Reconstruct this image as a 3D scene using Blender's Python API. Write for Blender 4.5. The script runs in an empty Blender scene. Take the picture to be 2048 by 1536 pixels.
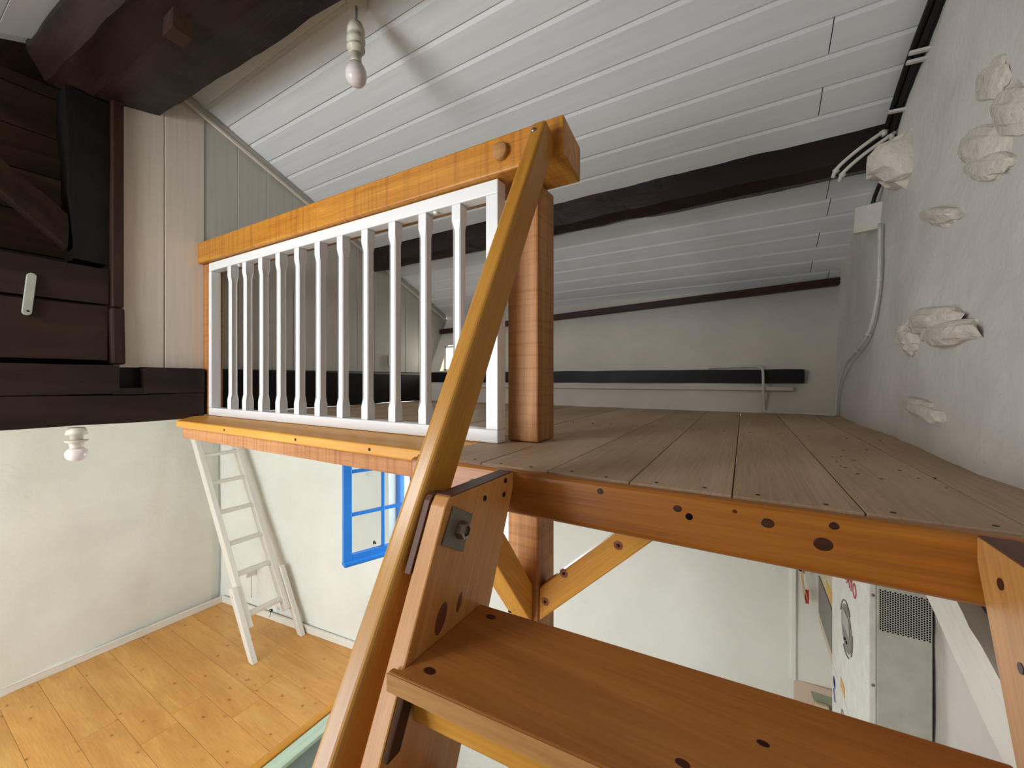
import bpy, bmesh, math, random
from mathutils import Vector, Matrix, noise

random.seed(7)
SC = bpy.context.scene
COL = SC.collection
# ------------------------------------------------------------------ units
# Everything below is written in plan units whose origin is the eye point on the stair
# (x along the loft edge, y along the loft boards, z up); one unit is 0.7 m and the timber floor is z = 0 in the world.
S = 0.7
OFF = Vector((0, 0, 2.6))
def W(p): return (Vector(p) + OFF) * S

# ------------------------------------------------------------------ camera
cam = bpy.data.cameras.new('camera')
cam.sensor_width = 36.0
cam.lens = 790.0 / 2048.0 * 36.0
cam.shift_y = -11.0 / 2048.0
cam.clip_start = 0.01
cam_o = bpy.data.objects.new('camera', cam)
cam_o.location = W((0, 0, 0))
cam_o.rotation_euler = (math.radians(90), 0, math.radians(30.4))
COL.objects.link(cam_o)
SC.camera = cam_o

# ------------------------------------------------------------------ world, daylight, exposure
world = bpy.data.worlds.new('sky'); SC.world = world
world.use_nodes = True
bg = world.node_tree.nodes['Background']
bg.inputs['Color'].default_value = (0.80, 0.90, 1.0, 1)
bg.inputs['Strength'].default_value = 3.0
def area(name, loc, target, sx, sy, power, col):
    l = bpy.data.lights.new(name, 'AREA'); l.shape = 'RECTANGLE'
    l.size = sx * S; l.size_y = sy * S; l.energy = power; l.color = col
    o = bpy.data.objects.new(name, l); o.location = W(loc)
    o.rotation_euler = (W(target) - W(loc)).to_track_quat('-Z', 'Y').to_euler()
    COL.objects.link(o); return o
area('added_front_daylight', (-4.0, -2.74, -1.1), (-3.4, 0, -1.0), 2.0, 1.6, 39, (0.85, 0.94, 1.0))  # main daylight, added at an unseen front window
area('daylight_back_window', (-1.85, 2.86, -0.95), (-1.95, 0, -1.3), 1.0, 1.0, 9, (0.85, 0.94, 1.0))
area('daylight_loft_window', (-2.36, 3.12, 0.22), (-1.9, 0, 0.1), 0.2, 0.22, 1.0, (1.0, 0.95, 0.8))
area('added_right_daylight', (-2.1, -2.74, -0.65), (-1.8, 0, -0.40), 1.2, 1.1, 24, (0.95, 0.98, 1.0))  # second front light, added out of view to brighten the loft
area('added_roof_daylight', (-2.0, -0.95, 0.86), (-1.75, 0.9, -0.2), 0.9, 0.9, 27, (0.96, 0.98, 1.0))  # added light from above, for the edge board and partition
SC.view_settings.view_transform = 'Standard'
SC.view_settings.look = 'None'
SC.view_settings.gamma = 1.0
SC.view_settings.use_curve_mapping = False
SC.view_settings.exposure = 0.0

# ------------------------------------------------------------------ materials
def lin(c):
    r = []
    for k in c:
        k /= 255.0
        r.append(k / 12.92 if k <= 0.04045 else ((k + 0.055) / 1.055) ** 2.4)
    return (*r, 1.0)

def base_mat(name, rough=0.6, spec=0.3):
    m = bpy.data.materials.new(name); m.use_nodes = True
    nt = m.node_tree; b = nt.nodes['Principled BSDF']
    b.inputs['Roughness'].default_value = rough
    b.inputs['Specular IOR Level'].default_value = spec
    return m, nt, b

def coords(nt, scale, rnd=True):
    tc = nt.nodes.new('ShaderNodeTexCoord'); mp = nt.nodes.new('ShaderNodeMapping')
    mp.inputs['Scale'].default_value = scale
    if rnd:
        oi = nt.nodes.new('ShaderNodeObjectInfo'); mul = nt.nodes.new('ShaderNodeVectorMath'); mul.operation = 'SCALE'
        cmb = nt.nodes.new('ShaderNodeCombineXYZ')
        for i in range(3): nt.links.new(oi.outputs['Random'], cmb.inputs[i])
        nt.links.new(cmb.outputs[0], mul.inputs[0]); mul.inputs['Scale'].default_value = 37.0
        add = nt.nodes.new('ShaderNodeVectorMath'); add.operation = 'ADD'
        nt.links.new(tc.outputs['Object'], add.inputs[0]); nt.links.new(mul.outputs[0], add.inputs[1])
        nt.links.new(add.outputs[0], mp.inputs['Vector'])
    else:
        nt.links.new(tc.outputs['Object'], mp.inputs['Vector'])
    return mp

def ramp(nt, stops):
    r = nt.nodes.new('ShaderNodeValToRGB'); e = r.color_ramp.elements
    e[0].position, e[0].color = stops[0]; e[1].position, e[1].color = stops[-1]
    for p, c in stops[1:-1]:
        n = e.new(p); n.color = c
    return r

def noise_n(nt, vec, scale, detail=4, rough=0.55, dist=0.0):
    n = nt.nodes.new('ShaderNodeTexNoise'); n.inputs['Scale'].default_value = scale
    n.inputs['Detail'].default_value = detail; n.inputs['Roughness'].default_value = rough
    n.inputs['Distortion'].default_value = dist
    nt.links.new(vec, n.inputs['Vector']); return n

def mixc(nt, a, b, fac, mode='MIX'):
    m = nt.nodes.new('ShaderNodeMix'); m.data_type = 'RGBA'; m.blend_type = mode
    for sock, v in ((6, a), (7, b)):
        if isinstance(v, tuple): m.inputs[sock].default_value = v
        else: nt.links.new(v, m.inputs[sock])
    if isinstance(fac, (int, float)): m.inputs[0].default_value = fac
    else: nt.links.new(fac, m.inputs[0])
    return m.outputs[2]

def bump(nt, b, h, strength, dist=0.002):
    n = nt.nodes.new('ShaderNodeBump'); n.inputs['Strength'].default_value = strength
    n.inputs['Distance'].default_value = dist
    nt.links.new(h, n.inputs['Height']); nt.links.new(n.outputs[0], b.inputs['Normal'])

def wood(name, light, dark, rough=0.45, spec=0.4, knots=0.0, grain=26.0, saw=0.0, var=0.12, bmp=0.25, knot_col=(70, 34, 14), ks=(4.2, 9.0, 9.0)):
    m, nt, b = base_mat(name, rough, spec)
    mp = coords(nt, (1.6, 1.0 * grain, 1.0 * grain))
    n1 = noise_n(nt, mp.outputs[0], 1.0, 5, 0.6, 0.6)
    r1 = ramp(nt, [(0.30, lin(dark)), (0.52, lin(tuple((a + c) / 2 for a, c in zip(light, dark)))), (0.70, lin(light))])
    nt.links.new(n1.outputs[0], r1.inputs[0])
    mp2 = coords(nt, (9, 260, 260))
    n2 = noise_n(nt, mp2.outputs[0], 1.0, 3, 0.6)
    r2 = ramp(nt, [(0.3, (0.72, 0.70, 0.66, 1)), (0.6, (1, 1, 1, 1))])
    nt.links.new(n2.outputs[0], r2.inputs[0])
    c = mixc(nt, r1.outputs[0], r2.outputs[0], 0.55, 'MULTIPLY')
    mp3 = coords(nt, (1.5, 3, 3)); n3 = noise_n(nt, mp3.outputs[0], 1.0, 2)
    r3 = ramp(nt, [(0.3, (1 - var * 2, 1 - var * 2.1, 1 - var * 2.3, 1)), (0.7, (1, 1, 1, 1))])
    nt.links.new(n3.outputs[0], r3.inputs[0])
    c = mixc(nt, c, r3.outputs[0], 1.0, 'MULTIPLY')
    if saw:
        mp5 = coords(nt, (90, 2.5, 2.5)); n5 = noise_n(nt, mp5.outputs[0], 1.0, 2)
        r5 = ramp(nt, [(0.36, (0.55, 0.45, 0.40, 1)), (0.5, (1, 1, 1, 1))]); nt.links.new(n5.outputs[0], r5.inputs[0])
        c = mixc(nt, c, r5.outputs[0], saw, 'MULTIPLY')
    if knots:
        mp4 = coords(nt, ks); v = nt.nodes.new('ShaderNodeTexVoronoi'); v.inputs['Scale'].default_value = 1.0
        nd = noise_n(nt, mp4.outputs[0], 3.0, 2)
        nt.links.new(mixc(nt, mp4.outputs[0], nd.outputs[1], 0.05), v.inputs['Vector'])
        r4 = ramp(nt, [(0.0, (1, 1, 1, 1)), (knots * 0.6, (0.75, 0.75, 0.75, 1)), (knots, (0.18, 0.18, 0.18, 1)), (knots * 2.2, (0, 0, 0, 1))])
        nt.links.new(v.outputs['Distance'], r4.inputs[0])
        c = mixc(nt, c, lin(knot_col), r4.outputs[0])
    nt.links.new(c, b.inputs['Base Color'])
    if bmp: bump(nt, b, n2.outputs[0], bmp, 0.0012)
    return m

def plaster(name, col, var=0.08, rough=0.85, scale=3.0, bmp=0.35, warm=None):
    m, nt, b = base_mat(name, rough, 0.2)
    mp = coords(nt, (1, 1, 1), False)
    n1 = noise_n(nt, mp.outputs[0], scale, 6, 0.6)
    d = warm or tuple(k * (1 - var) for k in col)
    r1 = ramp(nt, [(0.35, lin(d)), (0.65, lin(col))]); nt.links.new(n1.outputs[0], r1.inputs[0])
    nt.links.new(r1.outputs[0], b.inputs['Base Color'])
    n2 = noise_n(nt, mp.outputs[0], scale * 7, 5, 0.55)
    bump(nt, b, n2.outputs[0], bmp, 0.006)
    return m

def paint(name, col, rough=0.45, spec=0.35, var=0.06, bmp=0.15, grain=True):
    m, nt, b = base_mat(name, rough, spec)
    mp = coords(nt, (3, 60, 60) if grain else (20, 20, 20))
    n1 = noise_n(nt, mp.outputs[0], 1.0, 4)
    r1 = ramp(nt, [(0.3, lin(tuple(k * (1 - var) for k in col))), (0.65, lin(col))]); nt.links.new(n1.outputs[0], r1.inputs[0])
    nt.links.new(r1.outputs[0], b.inputs['Base Color'])
    if bmp: bump(nt, b, n1.outputs[0], bmp, 0.001)
    return m

def plain(name, col, rough=0.5, metal=0.0, spec=0.4):
    m, nt, b = base_mat(name, rough, spec)
    b.inputs['Metallic'].default_value = metal
    mp = coords(nt, (30, 30, 30)); n1 = noise_n(nt, mp.outputs[0], 1.0, 3)
    r1 = ramp(nt, [(0.3, lin(tuple(k * 0.93 for k in col))), (0.7, lin(col))]); nt.links.new(n1.outputs[0], r1.inputs[0])
    nt.links.new(r1.outputs[0], b.inputs['Base Color'])
    return m

M = {}
M['ceiling'] = paint('white_ceiling_paint', (226, 227, 226), 0.38, 0.4, 0.03)
M['plaster'] = plaster('white_plaster', (236, 236, 227), 0.04, scale=2.5)
M['plaster_loft'] = plaster('aged_white_plaster', (214, 206, 194), 0.07, scale=2.2, bmp=0.5)
M['stonewall'] = plaster('rough_limewash', (222, 216, 208), 0.08, scale=3.0, bmp=0.8)
M['stone'] = plaster('limewashed_stone', (228, 218, 205), 0.12, scale=9.0, bmp=0.9)
M['cream'] = paint('cream_board', (226, 216, 202), 0.5, 0.3, 0.04, 0.3)
M['greyboard'] = paint('grey_board', (204, 200, 190), 0.55, 0.3, 0.04, 0.25)
M['white'] = paint('white_gloss_paint', (238, 238, 238), 0.35, 0.45, 0.03)
M['ladderwhite'] = paint('ivory_paint', (236, 232, 222), 0.4, 0.4, 0.04)
M['dark'] = wood('dark_stained_oak', (52, 34, 30), (26, 15, 13), 0.42, 0.35, 0, 14, 0, 0.12, 0.6)
M['black'] = wood('black_stained_oak', (24, 17, 16), (10, 7, 7), 0.5, 0.3, 0, 14, 0, 0.1, 0.5)
M['darkbrown'] = wood('brown_stained_board', (62, 38, 28), (40, 24, 17), 0.45, 0.35, 0, 12, 0, 0.1, 0.3)
M['attic'] = wood('bare_old_wood', (70, 48, 32), (34, 24, 18), 0.85, 0.1, 0, 10, 0, 0.2, 0.6)
M['bar'] = wood('red_brown_bar', (66, 34, 26), (44, 22, 17), 0.5, 0.3)
M['rail'] = wood('varnished_douglas', (226, 162, 66), (192, 122, 38), 0.42, 0.4, 0, 34, 0.45, 0.08, 0.35)
M['post'] = wood('rough_brown_douglas', (208, 150, 92), (172, 114, 66), 0.5, 0.35, 0, 30, 0.4, 0.1, 0.4)
M['joist'] = wood('rough_sawn_joist', (212, 154, 102), (182, 122, 74), 0.6, 0.25, 0, 30, 0.5, 0.08, 0.4)
M['pine'] = wood('honey_pine', (234, 172, 74), (214, 146, 50), 0.45, 0.3, 0, 24, 0, 0.1, 0.12)
M['fascia'] = wood('orange_pine', (192, 122, 44), (158, 92, 26), 0.34, 0.45, 0, 30, 0, 0.1, 0.15)
M['handrail'] = wood('worn_varnished_pine', (212, 154, 66), (190, 128, 46), 0.3, 0.5, 0, 10, 0, 0.1, 0.05)
M['stringer'] = wood('red_pine', (238, 178, 108), (214, 146, 76), 0.4, 0.4, 0, 22, 0, 0.14, 0.12)
M['tread'] = wood('brown_pine', (210, 142, 74), (172, 106, 48), 0.4, 0.4, 0, 16, 0, 0.14, 0.15)
M['treadedge'] = wood('pale_pine', (212, 160, 100), (184, 128, 70), 0.5, 0.3, 0, 40)
M['cleat'] = wood('dark_bark_cleat', (110, 76, 52), (74, 48, 32), 0.8, 0.15, 0, 20, 0, 0.2, 0.8)
M['floor'] = wood('knotty_pine_floor', (234, 178, 98), (212, 148, 70), 0.3, 0.45, 0.10, 9, 0, 0.1, 0.05, (122, 64, 36), (11, 16, 16))
M['loftfloor'] = wood('dusty_pine_floor', (206, 178, 150), (186, 156, 126), 0.6, 0.25, 0.045, 9, 0, 0.12, 0.15, (112, 80, 56), (9, 14, 14))
M['palefloor'] = wood('pale_plank_floor', (222, 206, 182), (200, 182, 156), 0.6, 0.25, 0, 9)
M['end'] = paint('purple_brown_end_grain', (104, 66, 52), 0.5, 0.3, 0.15)
M['knot'] = wood('knot_wood', (84, 40, 22), (44, 20, 12), 0.4, 0.4, 0, 60)
M['softknot'] = wood('soft_knot', (150, 96, 70), (110, 62, 52), 0.4, 0.4, 0, 40)
M['plug'] = wood('plug_wood', (186, 104, 40), (128, 62, 26), 0.4, 0.4, 0, 60)
M['peg'] = wood('raw_peg_end', (206, 156, 104), (180, 128, 80), 0.7, 0.2, 0, 80)
M['hole'] = plain('dark_hole', (16, 12, 12), 0.9, 0, 0.1)
M['blue'] = paint('blue_window_paint', (40, 132, 226), 0.35, 0.45, 0.05)
M['green'] = paint('pale_green_paint', (196, 216, 194), 0.5, 0.3, 0.08)
M['greygreen'] = paint('grey_green_paint', (156, 178, 178), 0.6, 0.3, 0.05)
M['lampwhite'] = plain('ivory_plastic', (214, 208, 190), 0.4)
M['bulb'] = plain('opal_glass', (240, 228, 226), 0.2, 0, 0.5)
M['cord'] = plain('grey_cord', (150, 148, 142), 0.6)
M['steel'] = plain('zinc_plate', (128, 128, 122), 0.5, 0.6)
M['nut'] = plain('steel_nut', (160, 150, 136), 0.35, 0.9)
M['screw'] = plain('dark_screw', (44, 32, 28), 0.5, 0.4)
M['cablewhite'] = plain('white_cable', (212, 208, 198), 0.55)
M['cableblack'] = plain('black_cable', (22, 20, 22), 0.5)
M['boxwhite'] = plain('white_plastic', (222, 216, 204), 0.5)
M['invwhite'] = plain('white_enamel', (232, 230, 222), 0.4)
M['invgrey'] = plain('light_grey_enamel', (202, 200, 190), 0.45)
M['grey'] = plain('grey_plastic', (124, 118, 112), 0.4)
M['screen'] = plain('lcd_screen', (164, 160, 154), 0.2)
M['red'] = plain('red_ink', (200, 60, 72), 0.6)
M['blueink'] = plain('blue_ink', (120, 130, 190), 0.6)
M['orange'] = plain('orange_label', (232, 176, 84), 0.6)
M['pink'] = plaster('pinkish_board', (214, 192, 172), 0.05)
M['sage'] = plain('sage_paint', (150, 156, 130), 0.7)
M['creamplastic'] = plain('cream_plastic', (214, 200, 168), 0.5)
M['pale'] = plain('pale_latch', (170, 172, 160), 0.5)

def glass_mat():
    m = bpy.data.materials.new('window_glass'); m.use_nodes = True; nt = m.node_tree
    nt.nodes.clear(); out = nt.nodes.new('ShaderNodeOutputMaterial')
    t = nt.nodes.new('ShaderNodeBsdfTransparent'); t.inputs[0].default_value = (0.93, 0.95, 0.94, 1)
    g = nt.nodes.new('ShaderNodeBsdfGlossy'); g.inputs['Roughness'].default_value = 0.02
    mx = nt.nodes.new('ShaderNodeMixShader'); mx.inputs[0].default_value = 0.08
    nt.links.new(t.outputs[0], mx.inputs[1]); nt.links.new(g.outputs[0], mx.inputs[2]); nt.links.new(mx.outputs[0], out.inputs[0])
    return m
M['glass'] = glass_mat()

# ------------------------------------------------------------------ builders
WM = {}
def frame(grain, up):
    x = Vector(grain).normalized(); z = Vector(up); z = z - x * z.dot(x)
    if z.length < 1e-4: z = Vector((0, 1, 0)) - x * x.y
    z.normalize(); y = z.cross(x)
    return Matrix((x, y, z)).transposed()

def link(o, F, parent):
    if parent is not None:
        o.parent = parent; o.matrix_basis = WM[parent.name].inverted() @ F
    else: o.matrix_basis = F
    COL.objects.link(o); WM[o.name] = F.copy()
    return o

def mk(name, bm, mat, parent=None, grain=(1, 0, 0), up=(0, 0, 1), smooth=False):
    """bmesh in plan units -> one mesh object whose local x follows the grain."""
    mn = Vector((1e9,) * 3); mx = -mn
    for v in bm.verts:
        for i in range(3): mn[i] = min(mn[i], v.co[i]); mx[i] = max(mx[i], v.co[i])
    org = W(((mn.x + mx.x) / 2, (mn.y + mx.y) / 2, mn.z if parent is None else (mn.z + mx.z) / 2))
    R = frame(grain, up); F = Matrix.Translation(org) @ R.to_4x4(); Fi = F.inverted()
    for v in bm.verts: v.co = Fi @ W(v.co)
    me = bpy.data.meshes.new(name)
    bmesh.ops.recalc_face_normals(bm, faces=bm.faces[:])
    bm.to_mesh(me); bm.free()
    if smooth:
        for p in me.polygons: p.use_smooth = True
    if isinstance(mat, str): mat = M[mat]
    me.materials.append(mat)
    return link(bpy.data.objects.new(name, me), F, parent)

def tag(o, label=None, cat=None, group=None, kind=None):
    if label: o['label'] = label
    if cat: o['category'] = cat
    if group: o['group'] = group
    if kind: o['kind'] = kind
    return o

def thing(name, loc, label, cat, group=None, kind=None):
    o = bpy.data.objects.new(name, None); o.empty_display_size = 0.05
    link(o, Matrix.Translation(W(loc)), None)
    return tag(o, label, cat, group, kind)

def bev(bm, w, seg=2):
    if w: bmesh.ops.bevel(bm, geom=bm.edges[:], offset=w, offset_type='OFFSET', segments=seg, profile=0.5, affect='EDGES', clamp_overlap=True)

def hexa(pts):
    """8 points: bottom ring of 4, top ring of 4."""
    bm = bmesh.new(); v = [bm.verts.new(p) for p in pts]
    for f in ((0, 1, 2, 3), (4, 5, 6, 7), (0, 1, 5, 4), (1, 2, 6, 5), (2, 3, 7, 6), (3, 0, 4, 7)): bm.faces.new([v[i] for i in f])
    return bm

def boxbm(x0, x1, y0, y1, z0, z1, b=0.0, seg=2):
    bm = hexa([(x0, y0, z0), (x1, y0, z0), (x1, y1, z0), (x0, y1, z0), (x0, y0, z1), (x1, y0, z1), (x1, y1, z1), (x0, y1, z1)])
    bmesh.ops.recalc_face_normals(bm, faces=bm.faces[:]); bev(bm, b, seg); return bm

def box(name, x0, x1, y0, y1, z0, z1, mat, parent=None, b=0.003, grain=(1, 0, 0), up=(0, 0, 1)):
    return mk(name, boxbm(x0, x1, y0, y1, z0, z1, b), mat, parent, grain, up)

def prismbm(pts, ext, b=0.0, seg=2):
    bm = bmesh.new(); e = Vector(ext)
    a = [bm.verts.new(p) for p in pts]; c = [bm.verts.new(Vector(p) + e) for p in pts]
    n = len(pts); bm.faces.new(a); bm.faces.new(c[::-1])
    for i in range(n): bm.faces.new((a[i], a[(i + 1) % n], c[(i + 1) % n], c[i]))
    bmesh.ops.recalc_face_normals(bm, faces=bm.faces[:]); bev(bm, b, seg); return bm

def prism(name, pts, ext, mat, parent=None, b=0.003, grain=(1, 0, 0), up=(0, 0, 1), seg=2):
    return mk(name, prismbm(pts, ext, b, seg), mat, parent, grain, up)

def barbm(p0, p1, w, h, up=(0, 0, 1), b=0.0, seg=2):
    p0 = Vector(p0); p1 = Vector(p1); R = frame(p1 - p0, up); y = R.col[1] * (w / 2); z = R.col[2] * (h / 2)
    bm = hexa([p0 - y - z, p1 - y - z, p1 + y - z, p0 + y - z, p0 - y + z, p1 - y + z, p1 + y + z, p0 + y + z])
    bmesh.ops.recalc_face_normals(bm, faces=bm.faces[:]); bev(bm, b, seg); return bm

def bar(name, p0, p1, w, h, mat, parent=None, up=(0, 0, 1), b=0.003, seg=2):
    return mk(name, barbm(p0, p1, w, h, up, b, seg), mat, parent, Vector(p1) - Vector(p0), up)

def lathebm(prof, c, axis=(0, 0, 1), seg=28):
    """prof: (radius, offset along axis)."""
    R = frame((1, 0, 0) if abs(Vector(axis).x) < 0.9 else (0, 1, 0), axis)
    bm = bmesh.new(); rings = []; c = Vector(c)
    for r, h in prof:
        rings.append([bm.verts.new(c + R @ Vector((r * math.cos(2 * math.pi * k / seg), r * math.sin(2 * math.pi * k / seg), h))) for k in range(seg)] if r > 1e-6 else [bm.verts.new(c + R @ Vector((0, 0, h)))])
    for a, d in zip(rings, rings[1:]):
        for k in range(seg):
            k2 = (k + 1) % seg
            if len(a) == 1 and len(d) == 1: continue
            if len(a) == 1: bm.faces.new((a[0], d[k], d[k2]))
            elif len(d) == 1: bm.faces.new((a[k], a[k2], d[0]))
            else: bm.faces.new((a[k], a[k2], d[k2], d[k]))
    for r in (rings[0], rings[-1]):
        if len(r) > 1: bm.faces.new(r)
    return bm

def lathe(name, prof, c, mat, parent=None, axis=(0, 0, 1), seg=28, smooth=True):
    return mk(name, lathebm(prof, c, axis, seg), mat, parent, (1, 0, 0) if abs(Vector(axis).x) < 0.9 else (0, 1, 0), axis, smooth)

def tubebm(pts, r, seg=10, sub=6):
    P = [Vector(p) for p in pts]; Q = []
    for i in range(len(P) - 1):
        a = P[max(i - 1, 0)]; b = P[i]; c = P[i + 1]; d = P[min(i + 2, len(P) - 1)]
        for k in range(sub):
            t = k / sub
            Q.append(0.5 * ((2 * b) + (c - a) * t + (2 * a - 5 * b + 4 * c - d) * t * t + (3 * b - a - 3 * c + d) * t ** 3))
    Q.append(P[-1]); bm = bmesh.new(); rings = []
    for i, q in enumerate(Q):
        d = (Q[min(i + 1, len(Q) - 1)] - Q[max(i - 1, 0)]).normalized(); R = frame(d, (0.13, 0.21, 1))
        rings.append([bm.verts.new(q + R.col[1] * (r * math.cos(2 * math.pi * k / seg)) + R.col[2] * (r * math.sin(2 * math.pi * k / seg))) for k in range(seg)])
    for a, b in zip(rings, rings[1:]):
        for k in range(seg): bm.faces.new((a[k], a[(k + 1) % seg], b[(k + 1) % seg], b[k]))
    bm.faces.new(rings[0]); bm.faces.new(rings[-1])
    return bm

def tube(name, pts, r, mat, parent=None, seg=10, sub=6): return mk(name, tubebm(pts, r, seg, sub), mat, parent, smooth=True)

def rough_beam(name, sections, mat, parent=None, amp=0.006, freq=5.0, grain=(1, 0, 0), div=40, sub=3, seed=0):
    """loft between two same-length cross-section rings with hewn irregularity."""
    A, B = sections; n = len(A); bm = bmesh.new(); rings = []
    for i in range(div + 1):
        t = i / div; ring = []
        for k in range(n):
            for q in range(sub):
                s = q / sub
                pa = Vector(A[k]).lerp(Vector(A[(k + 1) % n]), s); pb = Vector(B[k]).lerp(Vector(B[(k + 1) % n]), s)
                p = pa.lerp(pb, t); o = Vector((seed * 3.1, seed * 1.7, seed))
                p = p + noise.noise_vector(p * freq + o) * amp + noise.noise_vector(p * freq * 4 + o) * (amp * 0.35)
                ring.append(bm.verts.new(p))
        rings.append(ring)
    m = n * sub
    for a, b in zip(rings, rings[1:]):
        for k in range(m): bm.faces.new((a[k], a[(k + 1) % m], b[(k + 1) % m], b[k]))
    bm.faces.new(rings[0]); bm.faces.new(rings[-1])
    return mk(name, bm, mat, parent, grain)

def gridbm(fn, u0, u1, nu, v0, v1, nv, hole=None, thick=None):
    bm = bmesh.new(); G = {}
    for i in range(nu + 1):
        for j in range(nv + 1):
            G[i, j] = bm.verts.new(fn(u0 + (u1 - u0) * i / nu, v0 + (v1 - v0) * j / nv))
    for i in range(nu):
        for j in range(nv):
            uc = u0 + (u1 - u0) * (i + .5) / nu; vc = v0 + (v1 - v0) * (j + .5) / nv
            if hole and any(h[0] < uc < h[1] and h[2] < vc < h[3] for h in hole): continue
            bm.faces.new((G[i, j], G[i + 1, j], G[i + 1, j + 1], G[i, j + 1]))
    for v in [v for v in bm.verts if not v.link_faces]: bm.verts.remove(v)
    if thick:
        ret = bmesh.ops.extrude_face_region(bm, geom=bm.faces[:])
        for v in [g for g in ret['geom'] if isinstance(g, bmesh.types.BMVert)]: v.co += Vector(thick)
    return bm

def nz(p, s, a, seed=0.0): return noise.noise(Vector(p) * s + Vector((seed, seed * 2, 0))) * a

# ================================================================== THE SHELL
# ---- ceiling: sloping white boards, each with a chamfered edge
def cz(y): return 1.974 - 0.42 * y
def cf(y): return 1.292 + 0.42 * y
ceil = mk('ceiling', prismbm([(-2.75, 0.72, cz(0.72) + .03), (0.75, 0.72, cz(0.72) + .03), (0.75, 3.36, cz(3.36) + .03), (-2.75, 3.36, cz(3.36) + .03)], (0, 0.02, 0.05)), 'ceiling')
tag(ceil, 'white boarded ceiling sloping down over the loft', 'ceiling', kind='structure')
TH = math.atan(0.42); CS, SN = math.cos(TH), math.sin(TH)
def ceil_board(x0, x1, y, wy, up=True):
    L = wy / CS
    def P(s, h):   # s along the slope, h above the visible face
        return (y + s * CS + h * SN, cz(y) - s * SN + h * CS)
    sec = [P(0.0015, 0.007), P(0.020, 0.0), P(L - 0.001, 0.0), P(L - 0.001, 0.026), P(0.0015, 0.026)]
    return prism('ceiling_board', [(x0, a, b) for a, b in sec], (x1 - x0, 0, 0), 'ceiling', ceil, 0, (1, 0, 0))
ends = {6: 0.27, 8: 0.27, 12: 0.36, 13: 0.38, 15: 0.365, 17: 0.362, 18: 0.46}
for k in range(-3, 19):
    y = 1.163 + 0.1145 * (k - 1) if k else 1.0485 - 0.0
    y = 1.163 + 0.1145 * (k - 1)
    if k in ends:
        ceil_board(-2.66, ends[k] - 0.0018, y, 0.1145); ceil_board(ends[k] + 0.0018, 0.66, y, 0.1145)
    else: ceil_board(-2.66, 0.66, y, 0.1145)
# far slope, running down behind the eye point
for k in range(28):
    y1 = 0.44 - 0.1145 * k; y0 = y1 - 0.1135
    pts = [(-2.66, y0, cf(y0)), (0.66, y0, cf(y0)), (0.66, y1, cf(y1)), (-2.66, y1, cf(y1))]
    prism('ceiling_board', pts, (0, -0.008, 0.022), 'ceiling', ceil, 0.002)
prism('backing_board', [(-2.75, -2.85, cf(-2.85) + .02), (0.75, -2.85, cf(-2.85) + .02), (0.75, 0.5, cf(0.5) + .02), (-2.75, 0.5, cf(0.5) + .02)], (0, 0, 0.05), 'ceiling', ceil, 0)
prism('backing_board', [(-2.75, 0.4, 1.80), (0.75, 0.4, 1.80), (0.75, 0.9, 1.80), (-2.75, 0.9, 1.80)], (0, 0, 0.04), 'attic', ceil, 0)

# ---- knee wall at the back of the loft
def ky(z): return 2.78 + 0.503 * (z + 0.205)
hole2 = (-2.52, -2.2, 0.075, 0.315)
bm = gridbm(lambda x, z: (x, ky(z) + nz((x, 0, z), 2.2, 0.02) + nz((x, 3, z), 9, 0.005), z), -2.7, 0.62, 110, -0.215, 0.70, 32, [hole2], (0, 0.16, 0))
tag(mk('wall_knee', bm, 'plaster_loft', None), 'low white plaster knee wall behind the loft floor', 'wall', kind='structure')

# ---- right wall: limewashed stone
def rx(y, z):
    x = 0.45 + 0.075 * (z + 0.205) if z > -0.25 else 0.5
    return x + nz((y, 1, z), 1.7, 0.03) + nz((y, 2, z), 6, 0.008) + nz((y, 5, z), 17, 0.003)
bm = gridbm(lambda y, z: (rx(y, z), y, z), -2.9, 3.45, 120, -3.4, 2.0, 110, None, (0.12, 0, 0))
wall_r = tag(mk('wall_right', bm, 'stonewall', None, (0, 1, 0), smooth=True), 'rough limewashed stone wall on the right', 'wall', kind='structure')
def stone(y, z, sy, sz, sx, seed, rot=0.0):
    bm = bmesh.new(); bmesh.ops.create_icosphere(bm, subdivisions=3, radius=1.0)
    for v in bm.verts:
        p = v.co.copy(); n1 = noise.noise(p * 1.1 + Vector((seed, 0, 0))) * 0.4 + noise.noise(p * 3.0 + Vector((0, seed, 0))) * 0.10
        p = p * (1 + n1)
        q = Vector((p.x, round(p.y * 2.4) / 2.4 * .45 + p.y * .55, round(p.z * 2.2) / 2.2 * .5 + p.z * .5))
        a, b = q.y * sy, q.z * sz
        v.co = (rx(y, z) + q.x * sx, y + a * math.cos(rot) - b * math.sin(rot), z + a * math.sin(rot) + b * math.cos(rot))
    mk('stone', bm, 'stone', wall_r, (0, 1, 0))
for i, a in enumerate([(1.47, .755, .075, .048, .018, .5), (1.49, .60, .14, .046, .036, .46), (1.44, .525, .13, .034, .034, .42), (1.36, .61, .10, .05, .034, .46),
                       (1.69, .49, .145, .030, .044, .37), (1.79, .135, .07, .046, .05, .1), (1.62, .17, .17, .040, .048, .12), (1.51, .12, .15, .034, .05, .05),
                       (1.63, -.092, .16, .030, .040, .05)]):
    stone(a[0] * .967, a[1] * .967, a[2], a[3], a[4] * .75, i * 7.3 + 1, a[5])
stone(2.07, .84, .10, .10, .11, 4.2)

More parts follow.
